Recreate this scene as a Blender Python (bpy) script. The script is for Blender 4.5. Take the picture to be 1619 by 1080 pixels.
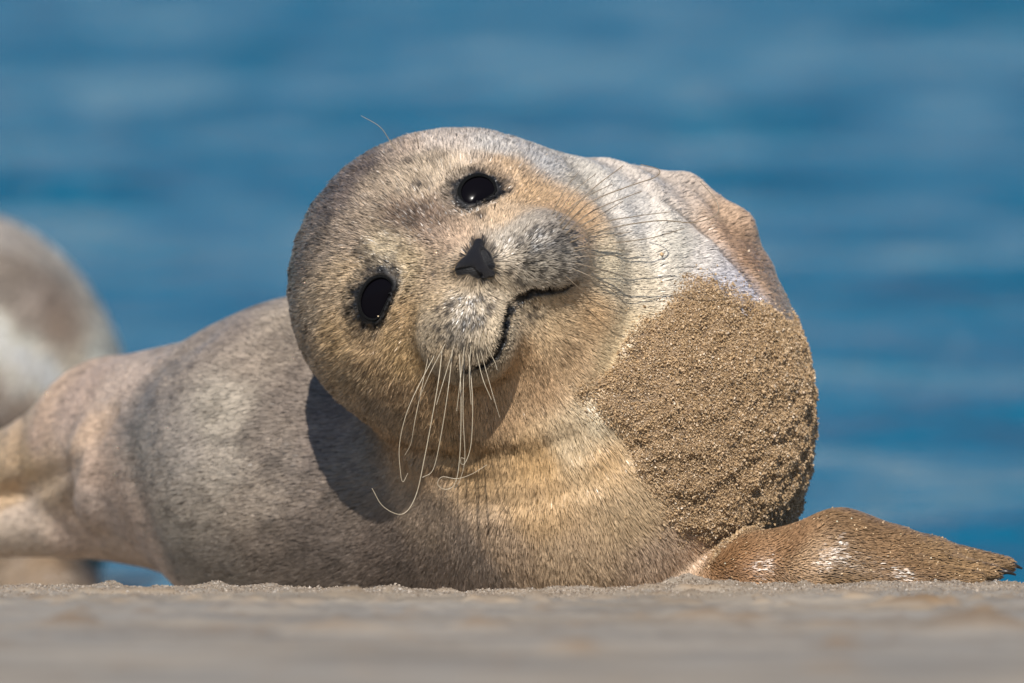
import bpy, math, random
import numpy as np
from mathutils import Vector

random.seed(7)
rng = np.random.default_rng(11)
scene = bpy.context.scene
for o in list(bpy.data.objects):
    bpy.data.objects.remove(o, do_unlink=True)

# ------------------------------------------------------------------ camera, sky, sun, exposure
W, H = 1619.0, 1080.0
CAM_D, CAM_Z, PITCH = 7.0, 0.6765, math.radians(4.0)
LENS, SENSOR = 320.6, 36.0
cam_data = bpy.data.cameras.new('camera')
cam = bpy.data.objects.new('camera', cam_data)
scene.collection.objects.link(cam)
cam.location = (0, -CAM_D, CAM_Z)
cam.rotation_euler = (math.radians(90) - PITCH, 0, 0)
cam_data.lens = LENS
cam_data.sensor_width = SENSOR
cam_data.clip_start = 0.05
cam_data.clip_end = 6000
cam_data.dof.use_dof = True
cam_data.dof.focus_distance = 6.89
cam_data.dof.aperture_fstop = 6.3
scene.camera = cam

SUN_EL, SUN_AZ = math.radians(42), math.radians(-6)      # azimuth seen from the subject: 0 = behind the camera, minus = left
world = bpy.data.worlds.new('World')
scene.world = world
world.use_nodes = True
wn = world.node_tree.nodes
sky = wn.new('ShaderNodeTexSky')
sky.sky_type = 'NISHITA'
sky.sun_disc = False
sky.sun_elevation = SUN_EL
sky.sun_rotation = math.pi - SUN_AZ
sky.air_density = 1.0
sky.dust_density = 0.0
sky.ozone_density = 4.0
world.node_tree.links.new(sky.outputs[0], wn['Background'].inputs[0])
wn['Background'].inputs[1].default_value = 0.09
sun_dir = Vector((math.sin(SUN_AZ) * math.cos(SUN_EL), -math.cos(SUN_AZ) * math.cos(SUN_EL), math.sin(SUN_EL)))
sl = bpy.data.lights.new('sun', 'SUN')
sl.energy = 5.0
sl.angle = math.radians(0.5)
sl.color = (1.0, 0.955, 0.89)
sun = bpy.data.objects.new('sun', sl)
scene.collection.objects.link(sun)
sun.rotation_euler = sun_dir.to_track_quat('Z', 'Y').to_euler()
sun.location = (-1, -3, 4)

scene.view_settings.view_transform = 'Standard'
scene.view_settings.look = 'None'
scene.view_settings.exposure = 0.0
scene.view_settings.gamma = 1.0
scene.render.engine = 'CYCLES'
scene.cycles.use_denoising = True
scene.cycles.max_bounces = 10
scene.cycles.diffuse_bounces = 4
scene.cycles.glossy_bounces = 4
scene.cycles.transmission_bounces = 8
scene.cycles.sample_clamp_indirect = 4
scene.cycles_curves.shape = 'RIBBONS'
scene.cycles_curves.subdivisions = 2

# ------------------------------------------------------------------ helpers
COSP, SINP = math.cos(PITCH), math.sin(PITCH)
C0 = np.array((0.0, -CAM_D, CAM_Z))
KPX = SENSOR / LENS / W


def ray(px, py):
    u = (px - W / 2) * KPX
    v = (H / 2 - py) * KPX
    return np.array((u, COSP + v * SINP, -SINP + v * COSP))


def P(px, py, y):
    d = ray(px, py)
    return C0 + d * ((y + CAM_D) / d[1])


def S(r, y=0.0):
    return r * KPX * (CAM_D + y)


def project(p):
    d = p - C0
    f = d[:, 1] * COSP - d[:, 2] * SINP
    u = d[:, 0] / f
    v = (d[:, 1] * SINP + d[:, 2] * COSP) / f
    return u / KPX + W / 2, H / 2 - v / KPX


def lin(c):
    c = np.asarray(c, float) / 255.0
    return np.where(c <= 0.04045, c / 12.92, ((c + 0.055) / 1.055) ** 2.4)


def sstep(a, b, x):
    t = np.clip((x - a) / (b - a), 0, 1)
    return t * t * (3 - 2 * t)


def hash3(i, j, k, s):
    n = (i * 374761393 + j * 668265263 + k * 2147483647 + s * 974634777) & 0xFFFFFFFF
    n = ((n ^ (n >> 13)) * 1274126177) & 0xFFFFFFFF
    n = (n ^ (n >> 16)) & 0xFFFFFF
    return n / float(0xFFFFFF)


def noise(p, freq, seed=0):
    q = p * freq + seed * 17.31
    i = np.floor(q).astype(np.int64)
    f = q - i
    f = f * f * (3 - 2 * f)
    out = 0.0
    for a in (0, 1):
        wa = f[:, 0] if a else 1 - f[:, 0]
        for b in (0, 1):
            wb = f[:, 1] if b else 1 - f[:, 1]
            for c in (0, 1):
                wc = f[:, 2] if c else 1 - f[:, 2]
                out = out + wa * wb * wc * hash3(i[:, 0] + a, i[:, 1] + b, i[:, 2] + c, seed)
    return out * 2 - 1


def fbm(p, freq, seed=0, octs=3):
    a, s = 1.0, 0.0
    for o in range(octs):
        s = s + a * noise(p, freq * 2 ** o, seed + o)
        a *= 0.5
    return s


# ---- signed distance pieces
class Ell:
    def __init__(self, c, r, rot=None, k=0.03):
        self.c, self.r, self.k = np.array(c, float), np.array(r, float), k
        self.R = rot

    def d(self, p):
        q = p - self.c
        if self.R is not None:
            q = q @ self.R
        a = np.sqrt(np.sum((q / self.r) ** 2, 1)) + 1e-9
        b = np.sqrt(np.sum((q / self.r ** 2) ** 2, 1)) + 1e-9
        return a * (a - 1) / b


class Cone:
    """round cone through a chain of points with radii; flat squashes one axis"""
    def __init__(self, pts, rad, k=0.02, squash=None):
        self.pts = [np.array(x, float) for x in pts]
        self.rad, self.k, self.squash = rad, k, squash

    def d(self, p):
        out = None
        for a, b, ra, rb in zip(self.pts[:-1], self.pts[1:], self.rad[:-1], self.rad[1:]):
            ba = b - a
            pa = p - a
            t = np.clip(pa @ ba / (ba @ ba), 0, 1)
            q = pa - t[:, None] * ba
            if self.squash is not None:
                q = q * self.squash
            e = np.sqrt(np.sum(q * q, 1)) - (ra + (rb - ra) * t)
            if self.squash is not None:
                e = e / max(self.squash)
            out = e if out is None else smin(out, e, 0.008)
        return out


def smin(a, b, k):
    h = np.maximum(k - np.abs(a - b), 0) / k
    return np.minimum(a, b) - h * h * k * 0.25


def smax(a, b, k):
    return -smin(-a, -b, k)


def polydist(p, pts):
    out = np.full(len(p), 9.0)
    for a, b in zip(pts[:-1], pts[1:]):
        ba = b - a
        pa = p - a
        t = np.clip(pa @ ba / (ba @ ba), 0, 1)
        q = pa - t[:, None] * ba
        out = np.minimum(out, np.sqrt(np.sum(q * q, 1)))
    return out


def chunked(f, p, n=400000):
    if len(p) <= n:
        return f(p)
    return np.concatenate([f(p[i:i + n]) for i in range(0, len(p), n)])


def grad(f, p, e=0.0008):
    k = np.array(((1, -1, -1), (-1, -1, 1), (-1, 1, -1), (1, 1, 1)), float)
    g = sum(kk[None, :] * chunked(f, p + kk * e)[:, None] for kk in k)
    return g / (np.linalg.norm(g, axis=1)[:, None] + 1e-12)


def surf_at(f, px, py, y0=-0.6, y1=1.6):
    """first point of the surface f along the line of sight through a place in the photo"""
    d = ray(px, py)
    d = d / d[1]
    y = y0
    for _ in range(160):
        p = C0 + d * (y + CAM_D)
        e = float(f(p[None, :])[0])
        if e < 0.0004:
            return p
        y += max(e * 0.7, 0.0004)
        if y > y1:
            return None
    return p


def surface_nets(f, lo, hi, h):
    n = [int(math.ceil((b - a) / h)) + 1 for a, b in zip(lo, hi)]
    ax = [lo[i] + h * np.arange(n[i]) for i in range(3)]
    X = np.stack(np.meshgrid(*ax, indexing='ij'), -1).reshape(-1, 3)
    v = chunked(f, X).reshape(n)
    s = v < 0
    cnt = np.zeros([m - 1 for m in n])
    acc = np.zeros([m - 1 for m in n] + [3])
    sl_ = lambda o: tuple(slice(o[i], n[i] - 1 + o[i]) for i in range(3))
    corners = [(a, b, c) for a in (0, 1) for b in (0, 1) for c in (0, 1)]
    for ca in corners:
        for axis in range(3):
            if ca[axis]:
                continue
            cb = list(ca)
            cb[axis] = 1
            va, vb = v[sl_(ca)], v[sl_(cb)]
            m = (va < 0) != (vb < 0)
            t = np.where(m, va / np.where(m, va - vb, 1), 0)
            for i in range(3):
                acc[..., i] += np.where(m, ca[i] + (t if i == axis else 0), 0)
            cnt += m
    act = cnt > 0
    idx = -np.ones(act.shape, np.int64)
    idx[act] = np.arange(act.sum())
    cell = np.argwhere(act)
    verts = np.array(lo) + h * (cell + acc[act] / cnt[act][:, None])
    quads = []
    for axis in range(3):
        o = [i for i in range(3) if i != axis]
        sa = [slice(None)] * 3
        sb = [slice(None)] * 3
        sa[axis] = slice(0, n[axis] - 1)
        sb[axis] = slice(1, n[axis])
        ch = s[tuple(sa)] != s[tuple(sb)]
        pos = np.argwhere(ch)
        ok = np.all([(pos[:, k] >= 1) & (pos[:, k] < n[k] - 1) for k in o], axis=0)
        pos = pos[ok]
        inside = s[tuple(pos.T)]
        q = []
        for da, db in ((0, 0), (1, 0), (1, 1), (0, 1)):
            c = pos.copy()
            c[:, o[0]] -= 1 - da
            c[:, o[1]] -= 1 - db
            q.append(idx[tuple(c.T)])
        q = np.stack(q, 1)
        flip = inside if axis != 1 else ~inside
        q[~flip] = q[~flip][:, ::-1]
        quads.append(q)
    return verts, np.concatenate(quads)


def subdivide(v, q):
    e = np.concatenate([np.sort(np.stack([q[:, i], q[:, (i + 1) % 4]], 1), 1) for i in range(4)])
    ue, inv = np.unique(e, axis=0, return_inverse=True)
    inv = inv.reshape(4, -1).T + len(v)
    mid = (v[ue[:, 0]] + v[ue[:, 1]]) / 2
    cen = v[q].mean(1)
    cidx = len(v) + len(ue) + np.arange(len(q))
    nv = np.concatenate([v, mid, cen])
    nq = np.concatenate([np.stack([q[:, i], inv[:, i], cidx, inv[:, i - 1]], 1) for i in range(4)])
    return nv, nq


def relax(f, v, it=3):
    for _ in range(it):
        g = grad(f, v)
        v = v - g * np.clip(chunked(f, v), -0.006, 0.006)[:, None] * 0.9
    return v


def mesh_from(name, verts, faces, mat=None, parent=None, smooth=True, colors=None, polys=None):
    me = bpy.data.meshes.new(name)
    faces = np.asarray(faces)
    k = faces.shape[1]
    loops = faces.ravel()
    starts = np.arange(0, len(faces) * k, k)
    if polys:
        ln = np.array([len(f) for f in polys])
        starts = np.concatenate([starts, len(loops) + np.concatenate([[0], np.cumsum(ln)[:-1]])])
        loops = np.concatenate([loops, np.concatenate(polys)])
    nf = len(starts)
    me.vertices.add(len(verts))
    me.vertices.foreach_set('co', np.asarray(verts, np.float32).ravel())
    me.loops.add(len(loops))
    me.loops.foreach_set('vertex_index', loops.astype(np.int32))
    me.polygons.add(nf)
    me.polygons.foreach_set('loop_start', starts.astype(np.int32))
    me.polygons.foreach_set('use_smooth', np.full(nf, smooth))
    me.update(calc_edges=True)
    me.validate()
    if colors is not None:
        at = me.attributes.new('col', 'FLOAT_COLOR', 'POINT')
        at.data.foreach_set('color', np.c_[colors, np.ones(len(colors))].astype(np.float32).ravel())
    if mat:
        me.materials.append(mat)
    o = bpy.data.objects.new(name, me)
    scene.collection.objects.link(o)
    if parent:
        o.parent = parent
        o.matrix_parent_inverse = parent.matrix_world.inverted()
    return o


def new_empty(name, loc, label, cat, group=None):
    o = bpy.data.objects.new(name, None)
    o.empty_display_size = 0.1
    o.location = loc
    scene.collection.objects.link(o)
    bpy.context.view_layer.update()
    o['label'], o['category'] = label, cat
    if group:
        o['group'] = group
    return o


def tube(pts, r0, r1, sides=6, sub=6):
    """Catmull-Rom tube tapering from r0 to r1"""
    pts = [np.array(p, float) for p in pts]
    ext = [2 * pts[0] - pts[1]] + pts + [2 * pts[-1] - pts[-2]]
    path = []
    for i in range(len(pts) - 1):
        a, b, c, d = ext[i:i + 4]
        for t in np.linspace(0, 1, sub, endpoint=False):
            path.append(0.5 * (2 * b + (c - a) * t + (2 * a - 5 * b + 4 * c - d) * t * t + (3 * b - a - 3 * c + d) * t ** 3))
    path.append(pts[-1])
    path = np.array(path)
    n = len(path)
    tan = np.gradient(path, axis=0)
    tan /= np.linalg.norm(tan, axis=1)[:, None] + 1e-12
    up = np.array((0.21, 0.9, 0.37))
    vs, fs = [], []
    for i in range(n):
        s1 = np.cross(tan[i], up)
        s1 /= np.linalg.norm(s1) + 1e-9
        s2 = np.cross(tan[i], s1)
        r = r0 + (r1 - r0) * i / (n - 1)
        for k in range(sides):
            a = 2 * math.pi * k / sides
            vs.append(path[i] + r * (math.cos(a) * s1 + math.sin(a) * s2))
    for i in range(n - 1):
        for k in range(sides):
            k2 = (k + 1) % sides
            fs.append((i * sides + k, i * sides + k2, (i + 1) * sides + k2, (i + 1) * sides + k))
    return np.array(vs), np.array(fs)


# ------------------------------------------------------------------ materials
def mat(name):
    m = bpy.data.materials.new(name)
    m.use_nodes = True
    nt = m.node_tree
    return m, nt, nt.nodes['Principled BSDF'], nt.links


def skin_material():
    m, nt, b, L = mat('seal_skin')
    a = nt.nodes.new('ShaderNodeAttribute')
    a.attribute_name = 'col'
    n = nt.nodes.new('ShaderNodeTexNoise')
    n.inputs['Scale'].default_value = 420
    n.inputs['Detail'].default_value = 3
    mx = nt.nodes.new('ShaderNodeMix')
    mx.data_type = 'RGBA'
    mx.blend_type = 'MULTIPLY'
    mx.inputs[0].default_value = 1
    rp = nt.nodes.new('ShaderNodeValToRGB')
    rp.color_ramp.elements[0].position = 0.3
    rp.color_ramp.elements[0].color = (0.55, 0.52, 0.5, 1)
    rp.color_ramp.elements[1].position = 0.7
    L.new(n.outputs[0], rp.inputs[0])
    L.new(a.outputs['Color'], mx.inputs[6])
    L.new(rp.outputs[0], mx.inputs[7])
    L.new(mx.outputs[2], b.inputs['Base Color'])
    bp = nt.nodes.new('ShaderNodeBump')
    bp.inputs['Strength'].default_value = 0.4
    bp.inputs['Distance'].default_value = 0.002
    L.new(n.outputs[0], bp.inputs['Height'])
    L.new(bp.outputs[0], b.inputs['Normal'])
    b.inputs['Roughness'].default_value = 0.6
    return m


def fur_material():
    m = bpy.data.materials.new('seal_fur')
    m.use_nodes = True
    nt = m.node_tree
    nt.nodes.remove(nt.nodes['Principled BSDF'])
    out = nt.nodes['Material Output']
    a = nt.nodes.new('ShaderNodeAttribute')
    a.attribute_name = 'col'
    g = nt.nodes.new('ShaderNodeAttribute')
    g.attribute_name = 'nrm'
    h = nt.nodes.new('ShaderNodeBsdfPrincipled')
    h.inputs['Roughness'].default_value = 0.32
    h.inputs['Specular IOR Level'].default_value = 0.52
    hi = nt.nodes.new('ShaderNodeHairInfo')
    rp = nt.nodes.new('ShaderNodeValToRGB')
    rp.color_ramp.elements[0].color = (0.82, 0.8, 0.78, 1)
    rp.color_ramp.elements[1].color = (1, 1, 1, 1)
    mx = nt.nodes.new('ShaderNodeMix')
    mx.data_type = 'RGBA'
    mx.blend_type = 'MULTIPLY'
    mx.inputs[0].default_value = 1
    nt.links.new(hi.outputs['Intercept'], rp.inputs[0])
    nt.links.new(a.outputs['Color'], mx.inputs[6])
    nt.links.new(rp.outputs[0], mx.inputs[7])
    nt.links.new(mx.outputs[2], h.inputs['Base Color'])
    nt.links.new(g.outputs['Vector'], h.inputs['Normal'])
    nt.links.new(h.outputs[0], out.inputs['Surface'])
    return m


def glossy_dark(name, col, rough, bump=0.0, scale=300, coat=0.0):
    m, nt, b, L = mat(name)
    n = nt.nodes.new('ShaderNodeTexNoise')
    n.inputs['Scale'].default_value = scale
    n.inputs['Detail'].default_value = 4
    rp = nt.nodes.new('ShaderNodeValToRGB')
    rp.color_ramp.elements[0].color = tuple(c * 0.6 for c in col) + (1,)
    rp.color_ramp.elements[1].color = tuple(c * 1.4 for c in col) + (1,)
    L.new(n.outputs[0], rp.inputs[0])
    L.new(rp.outputs[0], b.inputs['Base Color'])
    b.inputs['Roughness'].default_value = rough
    b.inputs['Coat Weight'].default_value = coat
    if bump:
        bp = nt.nodes.new('ShaderNodeBump')
        bp.inputs['Strength'].default_value = bump
        bp.inputs['Distance'].default_value = 0.001
        L.new(n.outputs[0], bp.inputs['Height'])
        L.new(bp.outputs[0], b.inputs['Normal'])
    return m


def sand_material(name, base, dark, scale=900, attr=False):
    m, nt, b, L = mat(name)
    n = nt.nodes.new('ShaderNodeTexNoise')
    n.inputs['Scale'].default_value = scale
    n.inputs['Detail'].default_value = 2
    rp = nt.nodes.new('ShaderNodeValToRGB')
    rp.color_ramp.elements[0].position = 0.32
    rp.color_ramp.elements[0].color = tuple(dark) + (1,)
    rp.color_ramp.elements[1].position = 0.68
    rp.color_ramp.elements[1].color = tuple(base) + (1,)
    L.new(n.outputs[0], rp.inputs[0])
    if attr:
        a = nt.nodes.new('ShaderNodeAttribute')
        a.attribute_name = 'col'
        mx = nt.nodes.new('ShaderNodeMix')
        mx.data_type = 'RGBA'
        mx.blend_type = 'MULTIPLY'
        mx.inputs[0].default_value = 1
        L.new(rp.outputs[0], mx.inputs[6])
        L.new(a.outputs['Color'], mx.inputs[7])
        L.new(mx.outputs[2], b.inputs['Base Color'])
    else:
        L.new(rp.outputs[0], b.inputs['Base Color'])
    bp = nt.nodes.new('ShaderNodeBump')
    bp.inputs['Strength'].default_value = 0.6
    bp.inputs['Distance'].default_value = 0.002
    L.new(n.outputs[0], bp.inputs['Height'])
    L.new(bp.outputs[0], b.inputs['Normal'])
    b.inputs['Roughness'].default_value = 0.75
    return m


M_SKIN = skin_material()
M_FUR = fur_material()
M_EYE = glossy_dark('eye_black', (0.004, 0.0035, 0.005), 0.14)
M_EYE.node_tree.nodes['Principled BSDF'].inputs['Specular IOR Level'].default_value = 0.025
M_LID = glossy_dark('eyelid_rim', (0.003, 0.003, 0.003), 0.5, bump=0.6, scale=900)
M_LID.node_tree.nodes['Principled BSDF'].inputs['Specular IOR Level'].default_value = 0.18
M_NOSE = glossy_dark('nose_leather', (0.017, 0.016, 0.019), 0.4, bump=1.0, scale=700)
M_CLAW = glossy_dark('claw_horn', (0.03, 0.022, 0.016), 0.35)

# ------------------------------------------------------------------ sand and water
def sand_height(x, y):
    z = np.where(y < -0.2, 0.018 - 0.0672 * (y + 0.2), 0)
    back = 0.018 - 0.13 * (y + 0.2) - 0.06 * sstep(-0.2, 0.05, y)
    z = np.where(y < -0.2, z, back)
    spit = sstep(-0.44, -0.62, x) * sstep(0.9, 1.8, y) * (1 - sstep(2.8, 3.6, y))
    z = np.maximum(z, -1.5)
    z = z * (1 - spit) + spit * (-0.225)
    return z


def axis_pts(core0, core1, step, far):
    a = list(np.arange(core0, core1, step))
    s, v = step, core1
    while v < far:
        a.append(v)
        s *= 1.16
        v += s
    s, v = step, core0 - step
    lo = []
    while v > -far:
        lo.append(v)
        s *= 1.16
        v -= s
    return np.array(lo[::-1] + a)


gx = axis_pts(-0.56, 0.56, 0.004, 60)
gy_mid = np.arange(-0.75, 0.05, 0.0035)
gy = np.concatenate([-np.geomspace(60, 0.75, 150)[:-1], gy_mid, np.geomspace(0.05, 30, 120)])
GX, GY = np.meshgrid(gx, gy)
p2 = np.c_[GX.ravel(), GY.ravel(), np.zeros(GX.size)]
z = sand_height(p2[:, 0], p2[:, 1])
near = np.exp(-((p2[:, 1] + 0.2) / 1.6) ** 2)
z += near * (0.004 * fbm(p2, 4, 3, 3) + 0.0022 * fbm(p2, 38, 5, 2) + 0.0014 * fbm(p2, 130, 9, 2))
lump = np.clip(noise(p2, 19, 21) - 0.45, 0, 1) + np.clip(noise(p2, 45, 23) - 0.5, 0, 1) * 0.5
z += near * lump * 0.022
# crumbled heap against the flipper and a few lumps along the edge
for px_, r_, h_ in ((1085, 0.018, 0.011), (1150, 0.014, 0.004), (340, 0.014, 0.005), (172, 0.01, 0.005), (420, 0.02, 0.003), (900, 0.03, 0.003)):
    c = P(px_, 925, -0.2)
    z += h_ * np.exp(-((p2[:, 0] - c[0]) ** 2 + ((p2[:, 1] - c[1]) * 0.7) ** 2) / r_ ** 2)
LUMPS = ((540, 985, 1.6), (1110, 966, 1.3), (1560, 978, 1.7), (1490, 977, 1.0), (1262, 972, 0.9), (905, 1018, 1.2), (760, 983, 1.0), (345, 990, 1.1), (1180, 968, 0.9), (640, 1000, .9), (1330, 1010, 1.0), (120, 980, 1.2), (240, 1030, 1.3))
lumpmask = np.zeros(len(p2))
for lx, ly, lr in LUMPS:
    d = ray(lx, ly)
    yy = -0.3
    for _ in range(60):
        q = P(lx, ly, yy)
        yy -= (sand_height(q[0:1], q[1:2])[0] + 0.005 - q[2]) * 6
    r_ = 0.013 * lr
    g_ = np.exp(-((p2[:, 0] - q[0]) / (r_ * 1.3)) ** 2 - ((p2[:, 1] - q[1]) / (r_ * 1.1)) ** 2) * (1 + 0.4 * noise(p2, 90, 27))
    z += 0.007 * lr * g_
    lumpmask = np.maximum(lumpmask, g_)
nx, ny = len(gx), len(gy)
i = np.arange(nx * ny).reshape(ny, nx)
fq = np.stack([i[:-1, :-1], i[:-1, 1:], i[1:, 1:], i[1:, :-1]], -1).reshape(-1, 4)
tint = np.clip(0.5 + 0.9 * fbm(p2, 9, 31, 3), 0, 1)[:, None]
sc = (1 - tint) * np.array((0.95, 0.97, 1.0)) + tint * np.array((1.05, 1.0, 0.93))
lt = np.clip(lump * 3 + lumpmask, 0, 1)[:, None]
sc = sc * (1 - lt) + lt * np.array((0.95, 0.74, 0.52))
M_SAND = sand_material('beach_sand', (0.375, 0.318, 0.25), (0.23, 0.192, 0.148), 700, attr=True)
sand = mesh_from('sand', np.c_[p2[:, :2], z], fq, M_SAND, colors=sc)
sand['kind'] = 'structure'

WATER_Z = -0.24
wx = axis_pts(-3.2, 3.2, 0.05, 3000)
wy = np.concatenate([np.arange(0.6, 34, 0.05), np.geomspace(34, 5000, 160)])
WX, WY = np.meshgrid(wx, wy)
w2 = np.c_[WX.ravel(), WY.ravel(), np.zeros(WX.size)]
wz = np.zeros(len(w2))
wr = np.random.default_rng(5)
warp = np.c_[w2[:, 0] + 0.5 * fbm(w2, 0.5, 41, 2), w2[:, 1] + 0.35 * fbm(w2, 0.6, 47, 2), w2[:, 2]]
for kx_, lam, amp in ((0.16, 3.1, 0.022), (-0.42, 1.9, 0.016), (0.62, 1.15, 0.011), (-0.2, 0.8, 0.008), (0.9, 0.55, 0.006), (-0.9, 0.4, 0.004)):
    ph = wr.uniform(0, 6.28)
    k = 2 * math.pi / lam
    wz += 1.35 * amp * np.sin(k * (warp[:, 1] * math.cos(kx_) + warp[:, 0] * math.sin(kx_)) + ph) * (0.75 + 0.9 * noise(w2, 0.8, 60 + int(lam * 10)))
fade = np.exp(-np.maximum(w2[:, 1] - 30, 0) / 40) * np.exp(-np.maximum(np.abs(w2[:, 0]) - 3, 0) / 20)
shore = sstep(0.8, 4, w2[:, 1])
nx, ny = len(wx), len(wy)
i = np.arange(nx * ny).reshape(ny, nx)
fq = np.stack([i[:-1, :-1], i[:-1, 1:], i[1:, 1:], i[1:, :-1]], -1).reshape(-1, 4)
m, nt, b, L = mat('sea_water')
b.inputs['Base Color'].default_value = (0.002, 0.108, 0.192, 1)
b.inputs['Roughness'].default_value = 0.2
b.inputs['IOR'].default_value = 1.33
n1 = nt.nodes.new('ShaderNodeTexNoise')
n1.inputs['Scale'].default_value = 6
n1.inputs['Detail'].default_value = 4
tc = nt.nodes.new('ShaderNodeTexCoord')
L.new(tc.outputs['Object'], n1.inputs['Vector'])
bp = nt.nodes.new('ShaderNodeBump')
bp.inputs['Strength'].default_value = 1.0
bp.inputs['Distance'].default_value = 0.22
L.new(n1.outputs[0], bp.inputs['Height'])
L.new(bp.outputs[0], b.inputs['Normal'])
water = mesh_from('water', np.c_[w2[:, :2], WATER_Z + wz * fade * shore], fq, m)
water['kind'] = 'structure'

# ------------------------------------------------------------------ the near seal: shape
HEAD = P(700, 455, 0.01)
rh = S(240)
PADR, PADL = P(848, 405, -0.102), P(742, 520, -0.111)
prims = [
    Ell(HEAD, (rh, rh * 1.0, rh), k=0.03),
    # crown and cheeks keep the round outline
    Ell(P(770, 440, 0.02), (S(205), S(205), S(205)), k=0.04),
    Ell(P(782, 492, 0.0), (S(192), S(200), S(192)), k=0.03),
    # neck, chest and the long trunk that runs away to the left
    Ell(P(880, 520, 0.07), (S(215), S(240), S(225)), k=0.03),
    Ell(P(958, 655, 0.07), (S(326), S(345), S(392)), k=0.05),
    Ell(P(800, 800, 0.18), (S(300), S(285), S(235)), k=0.07),
    Ell(P(505, 742, 0.30), (S(292, .27), S(350), S(272, .27)), k=0.09),
    Ell(P(660, 780, 0.29), (S(330, .2), S(320), S(240, .2)), k=0.08),
    # hindquarters
    Cone([P(380, 730, .33), P(190, 722, .48), P(90, 748, .56)], [S(204, .33), S(154, .48), S(98, .56)], k=0.02),
    Cone([P(200, 668, .45), P(80, 725, .50), P(-60, 775, .58)], [S(92, .45), S(74, .5), S(54, .58)], k=0.006),
    Cone([P(260, 826, .42), P(110, 828, .46), P(-70, 832, .55)], [S(62, .42), S(50, .46), S(46, .55)], k=0.010),
    Ell(P(160, 748, .36), (S(52, .4), S(70), S(88, .4)), k=0.012),
    Cone([P(-60, 785, .58), P(-180, 800, .66), P(-300, 790, .74)], [S(50, .58), S(42, .66), S(20, .74)], k=0.03),
    Cone([P(-60, 832, .55), P(-190, 850, .6), P(-310, 860, .66)], [S(44, .55), S(38, .6), S(18, .66)], k=0.03),
    # far fore flipper folded along the back
    Cone([P(985, 300, .115), P(1075, 320, .08), P(1150, 372, .058), P(1188, 430, .062), P(1200, 470, .085)], [S(36), S(43), S(42), S(27), S(14)], k=0.007),
    # near fore flipper on the sand
    Cone([P(1080, 960, -.03), P(1200, 920, -.06), P(1330, 882, -.07), P(1400, 892, -.07)], [S(58), S(72), S(68), S(52)], k=0.012),
    Cone([P(1330, 882, -.07), P(1470, 888, -.06), P(1598, 893, -.045)], [S(56), S(35), S(9)], k=0.02),
    Cone([P(1300, 905, -.085), P(1470, 908, -.085), P(1590, 904, -.075)], [S(48), S(27), S(7)], k=0.022),
    Cone([P(1290, 922, -.09), P(1440, 926, -.10), P(1545, 920, -.095)], [S(42), S(24), S(7)], k=0.020),
    # snout, whisker pads, chin
    Ell(P(912, 440, -0.040), (S(84), S(95), S(100)), k=0.035),
    Ell(P(785, 445, -0.058), (S(118), S(118), S(110)), k=0.05),
    Ell(P(752, 420, -0.117), (S(42), S(60), S(40)), k=0.03),
    Ell(PADR, (S(82), S(82), S(72)), k=0.014),
    Ell(PADL, (S(82), S(82), S(88)), k=0.011),
    Ell(P(832, 517, -0.072), (S(66), S(64), S(58)), k=0.022),
]
# neck folds ring the head
FOLD_C = P(745, 470, 0.0)


def folds(p):
    d = np.linalg.norm((p - FOLD_C), axis=1)
    w = sstep(S(262), S(290), d) * (1 - sstep(S(370), S(430), d))
    px, py = project(p)
    w = w * sstep(0.22, 0.12, p[:, 1]) * sstep(900, 960, px) * sstep(640, 560, py) * (1 - sstep(430, 560, py) * sstep(1000, 930, py) * sstep(930, 1000, px))
    ph = d / S(58) * 2 * math.pi + 1.5 * noise(p, 11, 77)
    return w * (0.8 + 0.6 * noise(p, 17, 78)) * 0.0019 * np.sin(ph)


def base_sdf(p):
    out = prims[0].d(p)
    for q in prims[1:]:
        out = smin(out, q.d(p), q.k)
    return out + folds(p)


GROOVES = []
for pts_, dep_, wid_ in ((((1060, 322), (1100, 352), (1140, 392), (1172, 424), (1198, 458)), .006, .006),
                         (((-20, 800), (30, 780), (75, 758), (112, 735)), .008, .009),
                         (((320, 540), (255, 580), (218, 640), (208, 710), (222, 790), (262, 880)), .003, .020),
                         (((178, 655), (128, 700), (110, 760), (118, 815), (150, 850)), .007, .011),
                         (((908, 262), (962, 325), (996, 405), (1000, 485), (972, 570), (930, 632)), .0055, .011),
                         (((1000, 330), (1030, 420), (1030, 500), (1012, 560)), .003, .008),
                         (((640, 708), (740, 724), (840, 716), (920, 682)), .006, .009),
                         (((690, 752), (800, 755), (890, 730), (960, 690)), .006, .009),
                         (((740, 790), (850, 784), (940, 750), (1000, 702)), .005, .010),
                         (((1440, 884), (1520, 893), (1590, 899)), .004, .004)):
    GROOVES.append(([surf_at(base_sdf, *q) for q in pts_], dep_, wid_))
_smooth_sdf = base_sdf


def base_sdf(p):
    d = _smooth_sdf(p)
    for pts_, dep_, wid_ in GROOVES:
        lo_, hi_ = np.min(pts_, 0) - 3 * wid_, np.max(pts_, 0) + 3 * wid_
        m = np.all((p > lo_) & (p < hi_), 1)
        if m.any():
            d[m] = d[m] + dep_ * np.exp(-(polydist(p[m], pts_) / wid_) ** 2)
    return d


surf = lambda px, py: surf_at(base_sdf, px, py)
N_POS = surf(752, 408)
mouth = [surf(*q) for q in ((908, 447), (893, 458), (868, 461), (842, 463), (822, 473), (806, 490), (800, 512), (796, 540), (785, 562), (765, 578), (735, 588))]
MOUTH = Cone(mouth, [.0008, .0012, .0020, .0027, .0030, .0028, .0021, .0017, .0014, .0012, .0008])
philtrum = [surf(*q) for q in ((762, 437), (778, 452), (795, 466), (812, 480))]


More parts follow.
